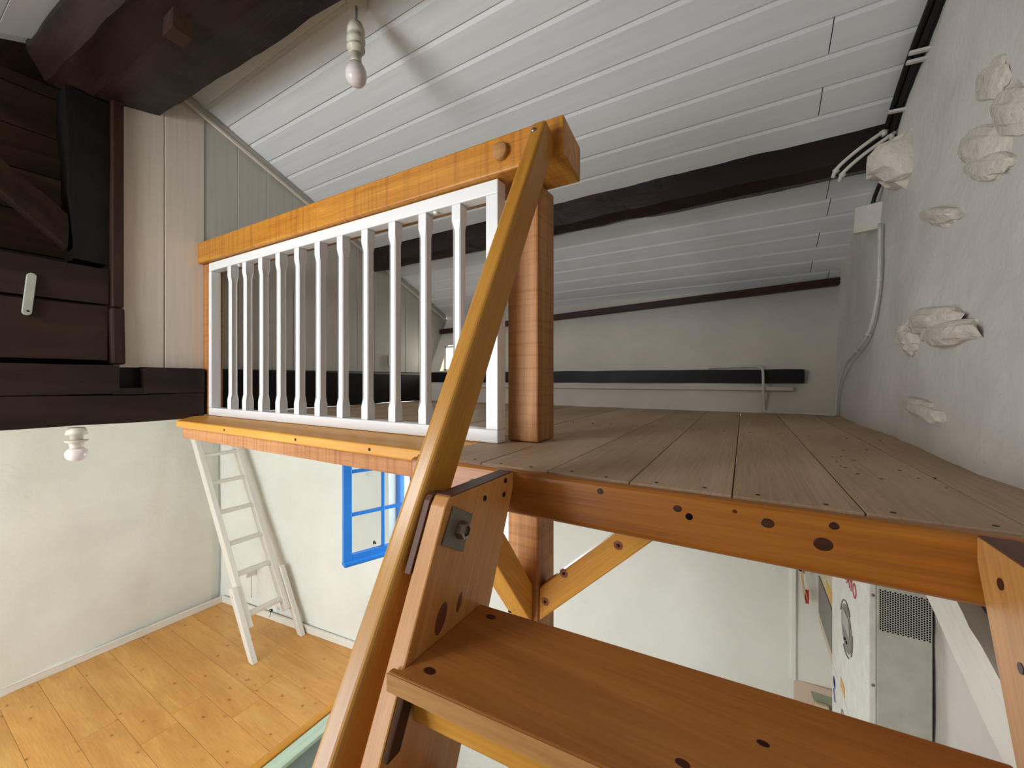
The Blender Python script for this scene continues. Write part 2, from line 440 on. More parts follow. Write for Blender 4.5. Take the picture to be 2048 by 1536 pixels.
# ---- partition at the left end of the loft: vertical boards
part = thing('wall_partition', (-2.7, 1.9, 0.06), 'boarded partition of wide vertical painted planks', 'wall', kind='structure')
box('backing', -2.74, -2.672, 0.70, 3.2, -0.2, 0.62, 'greyboard', part, 0, (0, 0, 1))
edges = [0.70, 0.875, 1.057] + [1.057 + 0.172 * k for k in range(1, 13)]
for i, (a, b) in enumerate(zip(edges, edges[1:])):
    b2 = b - 0.004
    pts = [(-2.672, a, 0.055), (-2.672, b2, 0.055), (-2.672, b2, cz(b2) - .004), (-2.672, a, cz(a) - .004)]
    if i == 0: pts[2] = (-2.672, b2, 1.62); pts[3] = (-2.672, a, 1.62)
    prism('plank', pts, (0.022 + (0.004 if i < 2 else 0), 0, 0), 'cream' if i < 2 else 'greyboard', part, 0.003, (0, 0, 1), (1, 0, 0))  # first two planks a paler cream, the rest greyer
tr = thing('trim_1', (-2.64, 1.9, 1.2), 'pale batten following the ceiling slope on the partition', 'trim', kind='structure')
prism('batten', [(-2.65, 0.82, cz(.82) - .055), (-2.65, 3.15, cz(3.15) - .055), (-2.65, 3.15, cz(3.15) - .004), (-2.65, 0.82, cz(.82) - .004)], (0.018, 0, 0), 'greyboard', tr, 0.003, (0, CS, -SN))
prism('bead', [(-2.632, 0.82, cz(.82) - .066), (-2.632, 3.15, cz(3.15) - .066), (-2.632, 3.15, cz(3.15) - .048), (-2.632, 0.82, cz(.82) - .048)], (0.012, 0, 0), 'cream', tr, 0.003, (0, CS, -SN))

# ---- loft floor: dusty boards running back from the stair
lf = thing('floor_loft', (-1.0, 1.8, -0.24), 'loft floor of dusty pale pine boards', 'floor', kind='structure')
xs = -0.0175 - 0.178 * 15
k = 0
while xs < 0.47:
    x0 = max(xs, -2.6); x1 = min(xs + 0.178, 0.47)
    if x1 - x0 > 0.02:
        if x1 <= -0.70: y0 = 1.066
        elif x0 < -0.72: y0 = 1.066
        else: y0 = 0.7915
        box('floorboard', x0 + 0.0012, x1 - 0.0012, y0, 2.86, -0.233, -0.205 - random.choice((0, 0, 0.0015)), 'loftfloor', lf, 0.0015, (0, 1, 0))
    xs += 0.178; k += 1
box('floorboard', -0.7268, -0.5527, 0.7915, 1.0648, -0.233, -0.205, 'loftfloor', lf, 0, (0, 1, 0))
bm = bmesh.new()
for j in range(-4, 3):
    for q in (0.045, 0.133):
        for yy in (0.815, 1.75):
            t = lathebm([(0.0, 0), (0.0038, 0.0004), (0.0038, -0.002), (0, -0.002)], (-0.0175 + 0.178 * j + q + random.uniform(-.01, .01), yy + random.uniform(-.008, .008), -0.2048), seg=8)
            tmp = bpy.data.meshes.new('t'); t.to_mesh(tmp); bm.from_mesh(tmp); bpy.data.meshes.remove(tmp); t.free()
for j in range(14):
    t = lathebm([(0.0, 0), (random.uniform(.002, .005), 0.0004), (0.002, -0.002), (0, -0.002)], (random.uniform(.17, .36), random.uniform(.95, 1.5), -0.2048), seg=7)
    tmp = bpy.data.meshes.new('t'); t.to_mesh(tmp); bm.from_mesh(tmp); bpy.data.meshes.remove(tmp); t.free()
tag(mk('nail_head', bm, 'screw', lf), kind='stuff')

# ---- lower rooms
def wb(x): return 2.92 + 0.12 * x
fl = thing('floor', (-4.0, 0.7, -2.63), 'varnished knotty pine floorboards in the lower room', 'floor', kind='structure')
for k in range(22):
    y1 = 2.62 - 0.22 * k; y0 = y1 - 0.2185
    cut = -5.3 + random.uniform(0.5, 2.0)
    for x0, x1 in ((-5.36, cut), (cut + 0.0015, -2.85)):
        box('floorboard', x0, x1, y0, y1, -2.635, -2.6, 'floor', fl, 0.0015)
box('edge_board', -2.849, -2.79, -2.2, 2.56, -2.635, -2.598, 'pine', fl, 0.004, (0, 1, 0))
er = thing('trim_2', (-2.76, 0.3, -3.4), 'pale green board and riser under the edge of the pine floor', 'trim', kind='structure')
box('riser', -2.86, -2.755, -2.2, 2.50, -3.4, -2.665, 'greygreen', er, 0.002, (0, 1, 0))
prism('nosing', [(-2.785, -2.2, -2.664), (-2.70, -2.2, -2.664), (-2.70, -2.2, -2.635), (-2.765, -2.2, -2.61), (-2.785, -2.2, -2.61)], (0, 4.7, 0), 'green', er, 0.003, (0, 1, 0))
fl2 = thing('floor_lower', (-1.1, 0.3, -3.45), 'pale plank floor below the loft', 'floor', kind='structure')
for k in range(17):
    x0 = -2.75 + k * 0.195
    box('floorboard', x0, x0 + 0.193, -2.8, 3.02, -3.44, -3.4, 'palefloor', fl2, 0.002, (0, 1, 0))
bm = gridbm(lambda y, z: (-5.27 - 0.05 * (y - 1.4) * -1 * -1 + nz((y, 0, z), 1.3, 0.03) + nz((y, 4, z), 6, 0.006), y, z), -2.9, 2.25, 60, -2.7, 0.0, 40, None, (-0.1, 0, 0))
tag(mk('wall_left', bm, 'plaster', None, (0, 1, 0), smooth=True), 'white plaster wall behind the pine floor on the left', 'wall', kind='structure')
WIN = (-2.85, -1.30, -1.48, -0.38)
bm = gridbm(lambda x, z: (x, wb(x) + nz((x, 0, z), 1.3, 0.02) + nz((x, 4, z), 6, 0.005), z), -5.5, 0.62, 122, -3.42, -0.24, 62, [WIN], (0, 0.22, 0))
tag(mk('wall_back', bm, 'plaster', None), 'cream plaster back wall under the loft', 'wall', kind='structure')
# front wall behind the eye point, with two openings added for the daylight
W3 = (-5.0, -3.0, -1.9, -0.3); W4 = (-2.7, -1.5, -1.2, -0.1)
bm = gridbm(lambda x, z: (x, -2.85, z), -5.5, 0.7, 62, -3.45, 0.2, 73, [W3, W4], (0, -0.2, 0))
tag(mk('wall_front', bm, 'plaster', None), 'plaster wall opposite the loft with two added window openings', 'wall', kind='structure')
tag(box('ceiling_lower', -5.5, -2.72, -2.9, 2.7, -0.2, -0.16, 'plaster', None, 0), 'plain ceiling over the lower left room', 'ceiling', kind='structure')
def board_line(name, pts, label):
    t = thing(name, pts[0], label, 'baseboard', kind='structure')
    a, b = Vector(pts[0]), Vector(pts[1])
    bar('board', a + Vector((0, 0, .03)), b + Vector((0, 0, .03)), 0.02, 0.06, 'ladderwhite', t, b=0.004)
    bar('cap', a + Vector((0, 0, .064)), b + Vector((0, 0, .064)), 0.026, 0.010, 'ladderwhite', t, b=0.003)
board_line('baseboard_left', [(-5.245, -2.8, -2.6), (-5.235, 2.265, -2.6)], 'thin white baseboard along the left wall')
board_line('baseboard_back', [(-5.24, wb(-5.24) - .03, -2.6), (-2.87, wb(-2.87) - .03, -2.6)], 'thin white baseboard along the wall behind the ladder')

tag(mk('wall_light_block', boxbm(-1.12, .55, -1.05, -.95, -3.42, 1.05), 'plaster', None), 'added wall behind the viewer that keeps light off the stair', 'wall', kind='structure')  # unseen wall added to block window light from fascia and right-hand ceiling
# ---- windows
w1 = thing('window_1', (-2.4, 2.55, -1.48), 'open inward casement with blue frame and small panes', 'window', kind='structure')
p0 = Vector((-2.615, 1.93, 0)); p1 = Vector((-2.405, 2.50, 0)); dd = (p1 - p0)
def sash(nm, s0, s1, z0, z1, th=0.045, mat='blue', b=0.004):
    a = p0 + dd * s0; c = p0 + dd * s1
    up = (0, 0, 1)
    return bar(nm, (a.x, a.y, (z0 + z1) / 2), (c.x, c.y, (z0 + z1) / 2), th, z1 - z0, mat, w1, up, b)
zb, zt = -1.40, -0.36
sash('sash_stile', 0, 0.10, zb, zt); sash('sash_stile', 0.90, 1.0, zb, zt)
sash('sash_rail', 0.10, 0.90, zb, zb + .055); sash('sash_rail', 0.10, 0.90, zt - .06, zt)
sash('drip_bar', 0.0, 1.0, zb - .028, zb + .014, 0.075, 'blue', 0.012)
rows = [zb + .055, -1.045, -0.715, zt - .06]
sash('muntin', 0.49, 0.525, zb + .055, zt - .06, 0.03)
for z in rows[1:3]: sash('muntin', 0.10, 0.90, z - .0125, z + .0125, 0.028)
for za, zc in zip(rows, rows[1:]):
    for s0, s1 in ((0.10, 0.49), (0.525, 0.90)): sash('pane', s0, s1, za + .013, zc - .013, 0.004, 'glass', 0)
a = p0 + dd * 0.42
tube('catch', [(a.x - .02, a.y + .01, zb + .075), (a.x - .05, a.y + .02, zb + .085), (a.x - .055, a.y + .02, zb + .06)], 0.006, 'screw', w1)
def win_frame(nm, x0, x1, yf, z0, z1, mat, t=0.05, cx=1, cz_=1, label=''):
    o = thing(nm, ((x0 + x1) / 2, yf((x0 + x1) / 2), z0), label, 'window', kind='structure')
    A = lambda x, z: (x, yf(x), z)
    for xx in (x0 + t / 2, x1 - t / 2): bar('jamb', A(xx, z0), A(xx, z1), t, 0.05, mat, o, (0, 1, 0))
    for zz in (z0 + t / 2, z1 - t / 2): bar('head', A(x0, zz), A(x1, zz), 0.05, t, mat, o)
    for i in range(1, cx): xx = x0 + (x1 - x0) * i / cx; bar('muntin', A(xx, z0), A(xx, z1), 0.025, 0.03, mat, o, (0, 1, 0))
    for i in range(1, cz_): zz = z0 + (z1 - z0) * i / cz_; bar('muntin', A(x0, zz), A(x1, zz), 0.03, 0.025, mat, o)
    return o
win_frame('window_4', WIN[0], WIN[1], lambda x: wb(x) + .12, WIN[2], WIN[3], 'blue', 0.06, 1, 1, 'blue frame of the bright opening behind the handrail')
win_frame('window_2', hole2[0], hole2[1], lambda x: 3.02, hole2[2], hole2[3], 'white', 0.02, 2, 1, 'tiny window low in the far loft corner')
win_frame('added_window_3', W3[0], W3[1], lambda x: -2.93, W3[2], W3[3], 'blue', 0.06, 4, 3, 'wide window added behind the viewer for daylight')  # unseen window added to go with the main front light
rw_ = thing('added_window_6', (-2.0, -.95, .85), 'roof window added behind the viewer for daylight', 'window', kind='structure')  # unseen roof window added to go with the light from above
for a, b_ in (((-2.5, -1.4), (-1.5, -1.4)), ((-2.5, -.5), (-1.5, -.5)), ((-2.5, -1.4), (-2.5, -.5)), ((-1.5, -1.4), (-1.5, -.5))):
    bar('frame', (a[0], a[1], cf(a[1]) - .02), (b_[0], b_[1], cf(b_[1]) - .02), .06, .03, 'white', rw_)
prism('pane', [(-2.47, -1.37, cf(-1.37) - .012), (-1.53, -1.37, cf(-1.37) - .012), (-1.53, -.53, cf(-.53) - .012), (-2.47, -.53, cf(-.53) - .012)], (0, 0, .004), 'glass', rw_, 0)
win_frame('added_window_5', W4[0], W4[1], lambda x: -2.93, W4[2], W4[3], 'blue', 0.06, 2, 3, 'narrow window added behind the viewer for daylight')  # unseen window added to go with the second front light

# ================================================================== OLD TIMBERS
# tie beam along the foot of the partition, with an open mortise
tb = thing('tie_beam', (-2.62, 1.2, -0.21), 'dark hewn tie beam with a square mortise hole, along the foot of the partition', 'beam')
def tsec(y, z0, z1, x0=-2.70, x1=-2.585): return [(x0, y, z0), (x1, y, z0), (x1, y, z1), (x0, y, z1)]
rough_beam('lower_half', (tsec(-0.9, -0.212, -0.068), tsec(1.03, -0.215, -0.082)), 'dark', tb, 0.005, 4, (0, 1, 0), 46, 3, 1)
rough_beam('upper_half', (tsec(-0.9, -0.062, 0.072), tsec(0.682, -0.074, 0.062)), 'dark', tb, 0.004, 4, (0, 1, 0), 40, 3, 2)
rough_beam('upper_half', (tsec(0.772, -0.076, 0.058), tsec(1.03, -0.078, 0.052)), 'dark', tb, 0.003, 4, (0, 1, 0), 16, 3, 3)
box('mortise_sill', -2.70, -2.59, 0.66, 0.80, -0.080, -0.046, 'dark', tb, 0.003, (0, 1, 0))
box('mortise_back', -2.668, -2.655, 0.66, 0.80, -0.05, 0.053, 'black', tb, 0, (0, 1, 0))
rough_beam('loft_length', (tsec(1.04, -0.203, 0.052, -2.69, -2.615), tsec(2.98, -0.203, 0.03, -2.69, -2.60)), 'black', tb, 0.005, 4, (0, 1, 0), 46, 3, 4)
# roof truss left of the partition
pst = rough_beam('truss_post', ([(-2.80, .545, .555), (-2.66, .545, .555), (-2.66, .662, .555), (-2.80, .662, .555)], [(-2.80, .515, 1.32), (-2.64, .515, 1.32), (-2.64, .660, 1.32), (-2.80, .660, 1.32)]), 'black', None, 0.008, 4, (0, 0, 1), 30, 3, 5)
tag(pst, 'near-black upright roof truss post left of the cream boards', 'post')
jb = thing('post_facing', (-2.61, .69, .07), 'narrow red-brown board edging the cream planks beside the truss post', 'board')
box('upper_board', -2.655, -2.612, .664, .706, .345, 1.36, 'darkbrown', jb, 0.005, (0, 0, 1))
prism('lower_board', [(-2.655, .662, .068), (-2.606, .662, .068), (-2.606, .712, .068), (-2.655, .712, .068)], (0, -.004, .275), 'darkbrown', jb, 0.010, (0, 0, 1))
br = rough_beam('truss_brace', ([(-2.74, .10, 1.02), (-2.66, .10, 1.02), (-2.66, .10, 1.13), (-2.74, .10, 1.13)], [(-2.74, .53, .60), (-2.66, .53, .60), (-2.66, .53, .75), (-2.74, .53, .75)]), 'attic', None, 0.008, 4, (0, .74, -.67), 24, 3, 6)
tag(br, 'grey-brown diagonal truss brace meeting the dark post', 'brace')
for i, (za, zc, mt, lab) in enumerate(((.082, .335, 'darkbrown', 'wide smooth brown board just above the tie beam'), (.352, .545, 'dark', 'dark upper board behind the pale latch strip'))):
    o = rough_beam('truss_board', ([(-2.70, -.9, za), (-2.64, -.9, za), (-2.64, -.9, zc), (-2.70, -.9, zc)], [(-2.70, .655, za + .006), (-2.64, .655, za + .006), (-2.64, .655, zc + .008 - .03 * i), (-2.70, .655, zc + .008 - .03 * i)]), mt, None, 0.003, 4, (0, 1, 0), 40, 3, 7 + i)
    tag(o, lab, 'board', 'boards across the truss')
att = thing('wall_attic', (-3.3, .2, .1), 'dark boards added to enclose the roof space behind the truss', 'wall', kind='structure')  # dark enclosure added so the space behind the truss stays dark
for k in range(9):
    box('attic_plank', -3.35, -3.32, -.95, 1.0, -.2 + k * .22, .015 + k * .22, 'attic', att, 0.004, (0, 1, 0))
box('attic_side', -3.35, -2.66, .78, .80, -.15, 1.8, 'attic', att, 0)
box('attic_side', -3.35, -2.66, -1.0, -.96, -.15, 1.8, 'attic', att, 0)
box('attic_back', -3.40, -3.36, -1.0, 1.0, -.2, 1.8, 'attic', att, 0)
box('attic_base', -3.35, -2.72, -.95, .78, -.158, -.12, 'attic', att, 0)
box('attic_top', -3.35, -2.62, -1.0, 0.70, 1.62, 1.66, 'attic', att, 0)
box('closing_board', -2.75, -2.70, -2.85, -.9, -.2, 1.9, 'greyboard', att, 0, (0, 1, 0))
lt = thing('latch_strip', (-2.635, .42, .27), 'pale round-ended strip fixed across two dark truss boards', 'latch')
prism('strip', [(-2.640, .405 + .014 * math.cos(t), .283 + .014 * math.sin(t)) for t in [math.pi * (1 + k / 6) for k in range(7)]] + [(-2.640, .418 + .014 * math.cos(t), .438 + .014 * math.sin(t)) for t in [math.pi * k / 6 for k in range(7)]][::1], (.016, 0, 0), 'pale', lt, 0.002, (0, 0, 1), (1, 0, 0))
lathe('screw_head', [(0, .003), (.004, .002), (.004, 0)], (-2.624, .406, .287), 'screw', lt, (1, 0, 0), 10)

# great beam along the top of the ceiling
A = [(-2.72, .852, 1.375), (-2.72, .695, 1.335), (-2.72, .60, 1.325), (-2.72, .47, 1.34), (-2.72, .415, 1.45), (-2.72, .42, 1.80), (-2.72, .90, 1.80)]
Bq = [(.62, 1.035, 1.395), (.62, .88, 1.36), (.62, .78, 1.35), (.62, .66, 1.37), (.62, .60, 1.45), (.62, .60, 1.80), (.62, 1.06, 1.80)]
rb = rough_beam('ridge_beam', (A, Bq), 'dark', None, 0.010, 3.2, (1, 0, 0), 60, 4, 11)
tag(rb, 'massive dark hewn beam crossing the upper left of the ceiling', 'beam')
o = rough_beam('ridge_strut', ([(-1.90, .62, 1.30), (-1.82, .62, 1.30), (-1.82, .68, 1.30), (-1.90, .68, 1.30)], [(-1.55, .52, 1.62), (-1.46, .52, 1.62), (-1.46, .60, 1.62), (-1.55, .60, 1.62)]), 'darkbrown', None, .006, 5, (.7, 0, .7), 12, 3, 12)
tag(o, 'reddish timber stub against the great ceiling beam at the top edge', 'strut')

# purlin across the loft ceiling
P0 = [(-2.66, 2.195, 1.06), (-2.66, 2.185, .915), (-2.66, 2.26, .885), (-2.66, 2.335, .92), (-2.66, 2.345, .998)]
P1 = [(.56, 2.19, 1.06), (.56, 2.18, .925), (.56, 2.25, .90), (.56, 2.325, .915), (.56, 2.335, .998)]
tag(rough_beam('purlin', (P0, P1), 'dark', None, 0.009, 4.5, (1, 0, 0), 80, 4, 14), 'dark brown purlin crossing the loft ceiling into the right wall', 'beam')
tag(bar('eaves_bar', (-2.66, 3.10, .472), (.51, 3.10, .594), 0.06, 0.045, 'bar', None, b=.004), 'thin red-brown bar where the ceiling meets the knee wall', 'bar')
tag(rough_beam('wall_plate', ([(-2.58, 2.86, -.035), (-2.58, 2.90, -.035), (-2.58, 2.95, .058), (-2.58, 2.86, .058)], [(.305, 2.845, -.028), (.305, 2.89, -.028), (.305, 2.94, .055), (.305, 2.845, .055)]), 'black', None, .003, 6, (1, 0, 0), 60, 3, 15), 'black timber set in the knee wall', 'beam')
tag(bar('wall_ledge', (-2.4, 2.83, -.066), (.25, 2.825, -.062), .03, .022, 'plaster_loft', None, b=.006), 'thin painted ledge under the black wall timber', 'ledge')

# ================================================================== BALUSTRADE
pan = thing('balustrade_panel', (-1.6, 1.065, -.205), 'white balustrade panel with slim square spindles under the orange rail', 'balustrade')
PX0, PX1, PY0, PY1, PZ0, PZ1 = -2.565, -.662, 1.04, 1.088, -.205, .628
def zt_(x): return .640 - .0075 * (x + 2.565)
hx = lambda x0, x1, za0, za1, zb0, zb1: hexa([(x0, PY0, za0), (x1, PY0, zb0), (x1, PY1, zb0), (x0, PY1, za0), (x0, PY0, za1), (x1, PY0, zb1), (x1, PY1, zb1), (x0, PY1, za1)])
bm = hx(PX0, PX1, zt_(PX0) - .045, zt_(PX0), zt_(PX1) - .045, zt_(PX1)); bev(bm, .004); mk('top_rail', bm, 'white', pan)
box('bottom_rail', PX0, PX1, PY0, PY1, PZ0 + .001, PZ0 + .043, 'white', pan, .004)
for x0, x1 in ((PX0, PX0 + .03), (PX1 - .045, PX1)):
    box('stile', x0, x1, PY0, PY1, PZ0 + .0435, zt_((x0 + x1) / 2) - .0455, 'white', pan, .003, (0, 0, 1))
sz0 = PZ0 + .0435
def spindle(x):
    z1 = zt_(x) - .0455; hs = .0188; ht = .0162; cy = (PY0 + PY1) / 2 - .002
    prof = [(sz0, hs, .001), (sz0 + .05, hs, .001), (sz0 + .082, ht, .004), (z1 - .082, ht, .004), (z1 - .05, hs, .001), (z1, hs, .001)]
    bm = bmesh.new(); rings = []
    for z, h, c in prof:
        ring = []
        for sx, sy in ((1, 1), (-1, 1), (-1, -1), (1, -1)):
            for k in (0, 1):
                a, b_ = (h, h - c) if (k == 0) == (sx * sy < 0) else (h - c, h)
                ring.append(bm.verts.new((x + sx * a, cy + sy * b_, z)))
        rings.append(ring)
    for a, b_ in zip(rings, rings[1:]):
        for k in range(8): bm.faces.new((a[k], a[(k + 1) % 8], b_[(k + 1) % 8], b_[k]))
    bm.faces.new(rings[0]); bm.faces.new(rings[-1])
    mk('spindle', bm, 'white', pan, (0, 0, 1))
for k in range(11): spindle(-2.345 + .1515 * k)
for x in (-2.27, -1.74, -.93):
    lathe('screw_cap', [(0, -.008), (.008, -.006), (.011, 0)], (x, 1.06, zt_(x) - .0452), 'white', pan, seg=14)
rail = thing('top_rail_beam', (-1.55, 1.1, .63), 'heavy orange timber rail beam above the white spindles', 'rail')
bm = hexa([(-2.65, 1.02, .645), (-.432, 1.02, .627), (-.45, 1.2, .627), (-2.65, 1.2, .645), (-2.65, 1.02, .760), (-.432, 1.02, .738), (-.45, 1.2, .738), (-2.65, 1.2, .760)])
bev(bm, .006); mk('rail_beam', bm, 'rail', rail)
lathe('peg', [(.026, -.012), (.026, .014), (.024, .017), (0, .017)], (-.635, 1.02, .687), 'peg', rail, (0, -1, 0), 24)
nw = box('newel_board', -2.648, -2.575, 1.045, 1.115, -.204, .642, 'post', None, .004, (0, 0, 1))
tag(nw, 'rough brown upright between partition and the white panel', 'post')
up = box('loft_post', -.674, -.562, 1.12, 1.245, -.204, .628, 'post', None, .006, (0, 0, 1))
tag(up, 'square rough-sawn brown post standing on the loft floor at the rail end', 'post')

# ---- loft edge timbers
ne = thing('loft_edge_board', (-1.6, .95, -.242), 'honey-yellow varnished edge board under the white panel', 'board')
prism('board_length', [(-2.41, .84, -.24), (-.756, .84, -.24), (-.756, .7915, -.24), (-.7275, .7915, -.24), (-.7275, 1.063, -.24), (-2.62, 1.063, -.24), (-2.60, .98, -.24)], (0, 0, .0345), 'pine', ne, .006, (1, 0, 0))
for x in (-1.93, -1.405, -1.01, -.8): lathe('nail', [(0, .001), (.005, .0006), (.005, -.002)], (x, .8395, -.222), 'screw', ne, (0, -1, 0), 10)
tag(box('edge_joist', -2.40, -.765, .862, .95, -.294, -.2415, 'joist', None, .003), 'rough-sawn brown joist under the honey-yellow edge board', 'joist')
fas = thing('fascia_beam', (-.2, .79, -.302), 'orange pine beam with dark knots along the top of the stair', 'beam')
bm = boxbm(-.757, .49, .757, .790, -.302, -.206); bev(bm, .012, 3); mk('beam', bm, 'fascia', fas)
for x, z, r in ((-.243, -.222, .007), (-.102, -.232, .008), (-.013, -.222, .004), (.033, -.233, .010), (.117, -.222, .007), (.104, -.252, .013), (-.55, -.245, .012)):
    bm = lathebm([(0, .0007), (r * .7, .0006), (r, -.001)], (x, .7572, z), (0, -1, 0), 14)
    for v in bm.verts: v.co.x = x + (v.co.x - x) * 1.25; v.co += noise.noise_vector(v.co * 90) * .0012 * Vector((1, 0, 1)).length * .5 * 0
    mk('knot', bm, 'knot', fas)
lathe('screw_hole', [(0, .0008), (.006, .0007), (.006, -.002)], (-.083, .7572, -.243), 'hole', fas, (0, -1, 0), 12)
# loft boards lie on the fascia; joists carry them further back
for i, (y, lab) in enumerate(((1.16, 'timber joist under the loft floor in line with the post'), (1.95, 'timber joist under the middle of the loft floor'), (2.7, 'timber joist under the loft floor by the knee wall'))):
    tag(box('floor_joist', -2.55, -.69 if i == 0 else .45, y, y + .09, -.33, -.2345, 'joist', None, .003), lab, 'joist', 'joists under the loft floor')
tag(box('floor_joist', -.548, .45, 1.16, 1.25, -.33, -.2345, 'joist', None, .003), 'short joist from the brown post to the right wall', 'joist', 'joists under the loft floor')
tag(box('lower_post', -.674, -.562, 1.12, 1.245, -3.4, -.236, 'post', None, .006, (0, 0, 1)), 'rough brown post carrying the loft from the lower floor', 'post')
kb = thing('knee_brace', (-.4, 1.15, -.77), 'honey pine knee brace rising to the right from the post', 'brace', 'knee braces on the loft post')
prism('brace', [(-.5605, 1.125, -.77), (-.5605, 1.125, -.665), (-.195, 1.125, -.332), (-.095, 1.125, -.332)], (0, .06, 0), 'pine', kb, .004, (.74, 0, .67))
for x, z in ((-.315, -.464), (-.482, -.586), (-.545, -.69)):
    bm = lathebm([(0, .0012), (.0135, .001), (.015, -.001)], (x + .006, 1.1252, z - .012), (0, -1, 0), 7); mk('screw_plug', bm, 'plug', kb)
    lathe('screw_head', [(0, .0022), (.005, .002), (.005, 0)], (x + .006, 1.1252, z - .012), 'screw', kb, (0, -1, 0), 8)
kb2 = thing('knee_brace', (-.62, .97, -.77), 'orange knee brace rising from the post towards the stair', 'brace', 'knee braces on the loft post')
prism('brace', [(-.655, 1.1185, -.785), (-.655, 1.1185, -.655), (-.655, .87, -.335), (-.655, .775, -.335)], (.075, 0, 0), 'pine', kb2, .004, (0, -.7, .7))
lathe('screw_hole', [(0, .001), (.006, .001), (.006, -.001)], (-.63, 1.06, -.728), 'hole', kb2, (0, -.75, -.65), 10)

# ================================================================== STAIR
st = thing('loft_stair', (-.08, -.4, -3.4), 'steep open wooden stair up to the loft', 'stair')
def stringer(x0, x1, dy):
    k = .44; zb_ = -3.38
    yf = .53 + dy; yb = .762 + dy
    pts = [(x0, yf, -.222), (x0, yf + .012, -.207), (x0, yb, -.207), (x0, yb, -.24), (x0, yb - k * (-.24 - zb_), zb_), (x0, yf - k * (-.222 - zb_), zb_)]
    return prism('stringer', pts, (x1 - x0, 0, 0), 'stringer', st, .003, (0, k, 1), (1, 0, 0))
sl = stringer(-.476, -.441, -.0035)
sr = stringer(.264, .30, -.004)
for x0, x1, dy in ((-.476, -.441, -.0035), (.264, .30, -.004)):
    box('end_cap', x0 + .001, x1 - .001, .546 + dy, .76 + dy, -.2075, -.2055, 'end', sl if x0 < 0 else sr, 0, (0, 1, 0))
for n in range(13):
    dz = -.235 * n; dy = -.44 * .235 * n
    z = -.437 + dz
    if z < -3.2: break
    pts = [(-.458, .414 + dy, z - .029), (.262, .462 + dy, z - .029), (.262, .672 + dy, z - .029), (-.4405, .630 + dy, z - .029), (-.4405, .4268 + dy, z - .029), (-.458, .4255 + dy, z - .029)]
    tr_ = prism('tread', pts, (0, 0, .029), 'tread', st, .0025)
    prism('tread_nosing', [(-.4585, .4125 + dy, z - .0285), (.2615, .4605 + dy, z - .0285), (.2615, .4615 + dy, z - .0285), (-.4585, .4138 + dy, z - .0285)], (0, 0, .027), 'treadedge', tr_, 0)  # thin paler strip along the front of the tread
    bar('tread_bearer', (-.436, .452 + dy, z - .057), (.262, .50 + dy, z - .057), .022, .053, 'pine', st, b=.003)
    prism('cleat', [(-.4405, .419 + dy, z - .03), (-.4405, .446 + dy, z - .03), (-.4405, .412 + dy, z - .104), (-.4405, .386 + dy, z - .104)], (.012, 0, 0), 'cleat', st, .003, (0, .4, 1))
    if n < 2:
        for x, y, r in ((-.405, .447, .009), (-.40, .605, .0085), (-.06, .485, .007), (.02, .56, .006)):
            bm = lathebm([(0, .0006), (r * .7, .0005), (r, -.001)], (x, y + dy, z), (0, 0, 1), 12)
            for v in bm.verts: v.co.x = x + (v.co.x - x) * 1.5
            mk('knot', bm, 'knot', tr_)
for y, z in ((.6455, -.2365), (.7235, -.219), (.717, -.247)):
    lathe('screw_head', [(0, .001), (.0055, .0012), (.006, -.001)], (-.441, y, z), 'screw', sl, (1, 0, 0), 12)
for y, z, a, b_ in ((.515, -.405, .018, .030), (.565, -.402, .009, .020)):
    bm = lathebm([(0, .0006), (.7, .0005), (1, -.001)], (0, 0, 0), (1, 0, 0), 16)
    for v in bm.verts: v.co = (-.441 + v.co.x, y + v.co.y * a + v.co.z * b_ * .35, z + v.co.z * b_)
    mk('knot', bm, 'softknot', sl, (0, .44, 1))
pts = [(.5137, -.2806), (.571, -.3134), (.6006, -.254), (.544, -.2234)]
plate = prism('washer_plate', [(-.4408, a, b_) for a, b_ in pts], (.004, 0, 0), 'steel', sl, .001, (0, .5, 1))
lathe('nut', [(.016, 0), (.016, .004), (.0145, .014), (.010, .015), (.010, .006), (0, .006)], (-.4368, .562, -.270), 'nut', plate, (1, 0, 0), 6, False)
lathe('bolt_end', [(.0095, 0), (.0095, .012), (0, .012)], (-.4368, .562, -.270), 'steel', plate, (1, 0, 0), 16)
bm = lathebm([(0, .0008), (.007, .0007), (.007, -.001)], (.2638, .70, -.245), (-1, 0, 0), 12); mk('knot', bm, 'knot', sr)
bm = lathebm([(0, .0008), (.006, .0007), (.006, -.001)], (.2638, .66, -.32), (-1, 0, 0), 12); mk('knot', bm, 'knot', sr)

hr = thing('handrail', (-.52, .4, -1.5), 'long square-edged varnished handrail slanting up in front of the spindles', 'handrail')
fr = lambda z: Vector((-.49 + .037 * (z + .1), .58 + (z + .0975) / 2.07, z))      # front right edge
dirv = (fr(1) - fr(0)).normalized(); nb = Vector((0, .9, -.435)).normalized() * .08; lf_ = Vector((-.046, 0, 0))
a, c = fr(-1.5), fr(.706)
bm = hexa([a, a + lf_, a + lf_ + nb, a + nb, c, c + lf_, c + lf_ + nb, c + nb])
bmesh.ops.recalc_face_normals(bm, faces=bm.faces[:]); bev(bm, .011, 4)
hp = mk('rail_length', bm, 'handrail', hr, dirv, (1, 0, 0))
q = fr(.672) + Vector((-.029, 0, 0)) - nb * .02
lathe('bolt_head', [(0, .004), (.004, .004), (.0075, .001), (.0085, -.002)], q, 'nut', hr, (0, -.9, .435), 14)
sp0, sp1 = fr(-.33), fr(-.2)
prism('spacer', [(-.4895, .478, -.325), (-.4895, .515, -.325), (-.4895, .565, -.207), (-.4895, .535, -.207), (-.4895, .527, -.215)], (.013, 0, 0), 'end', hr, .001, (0, .44, 1))

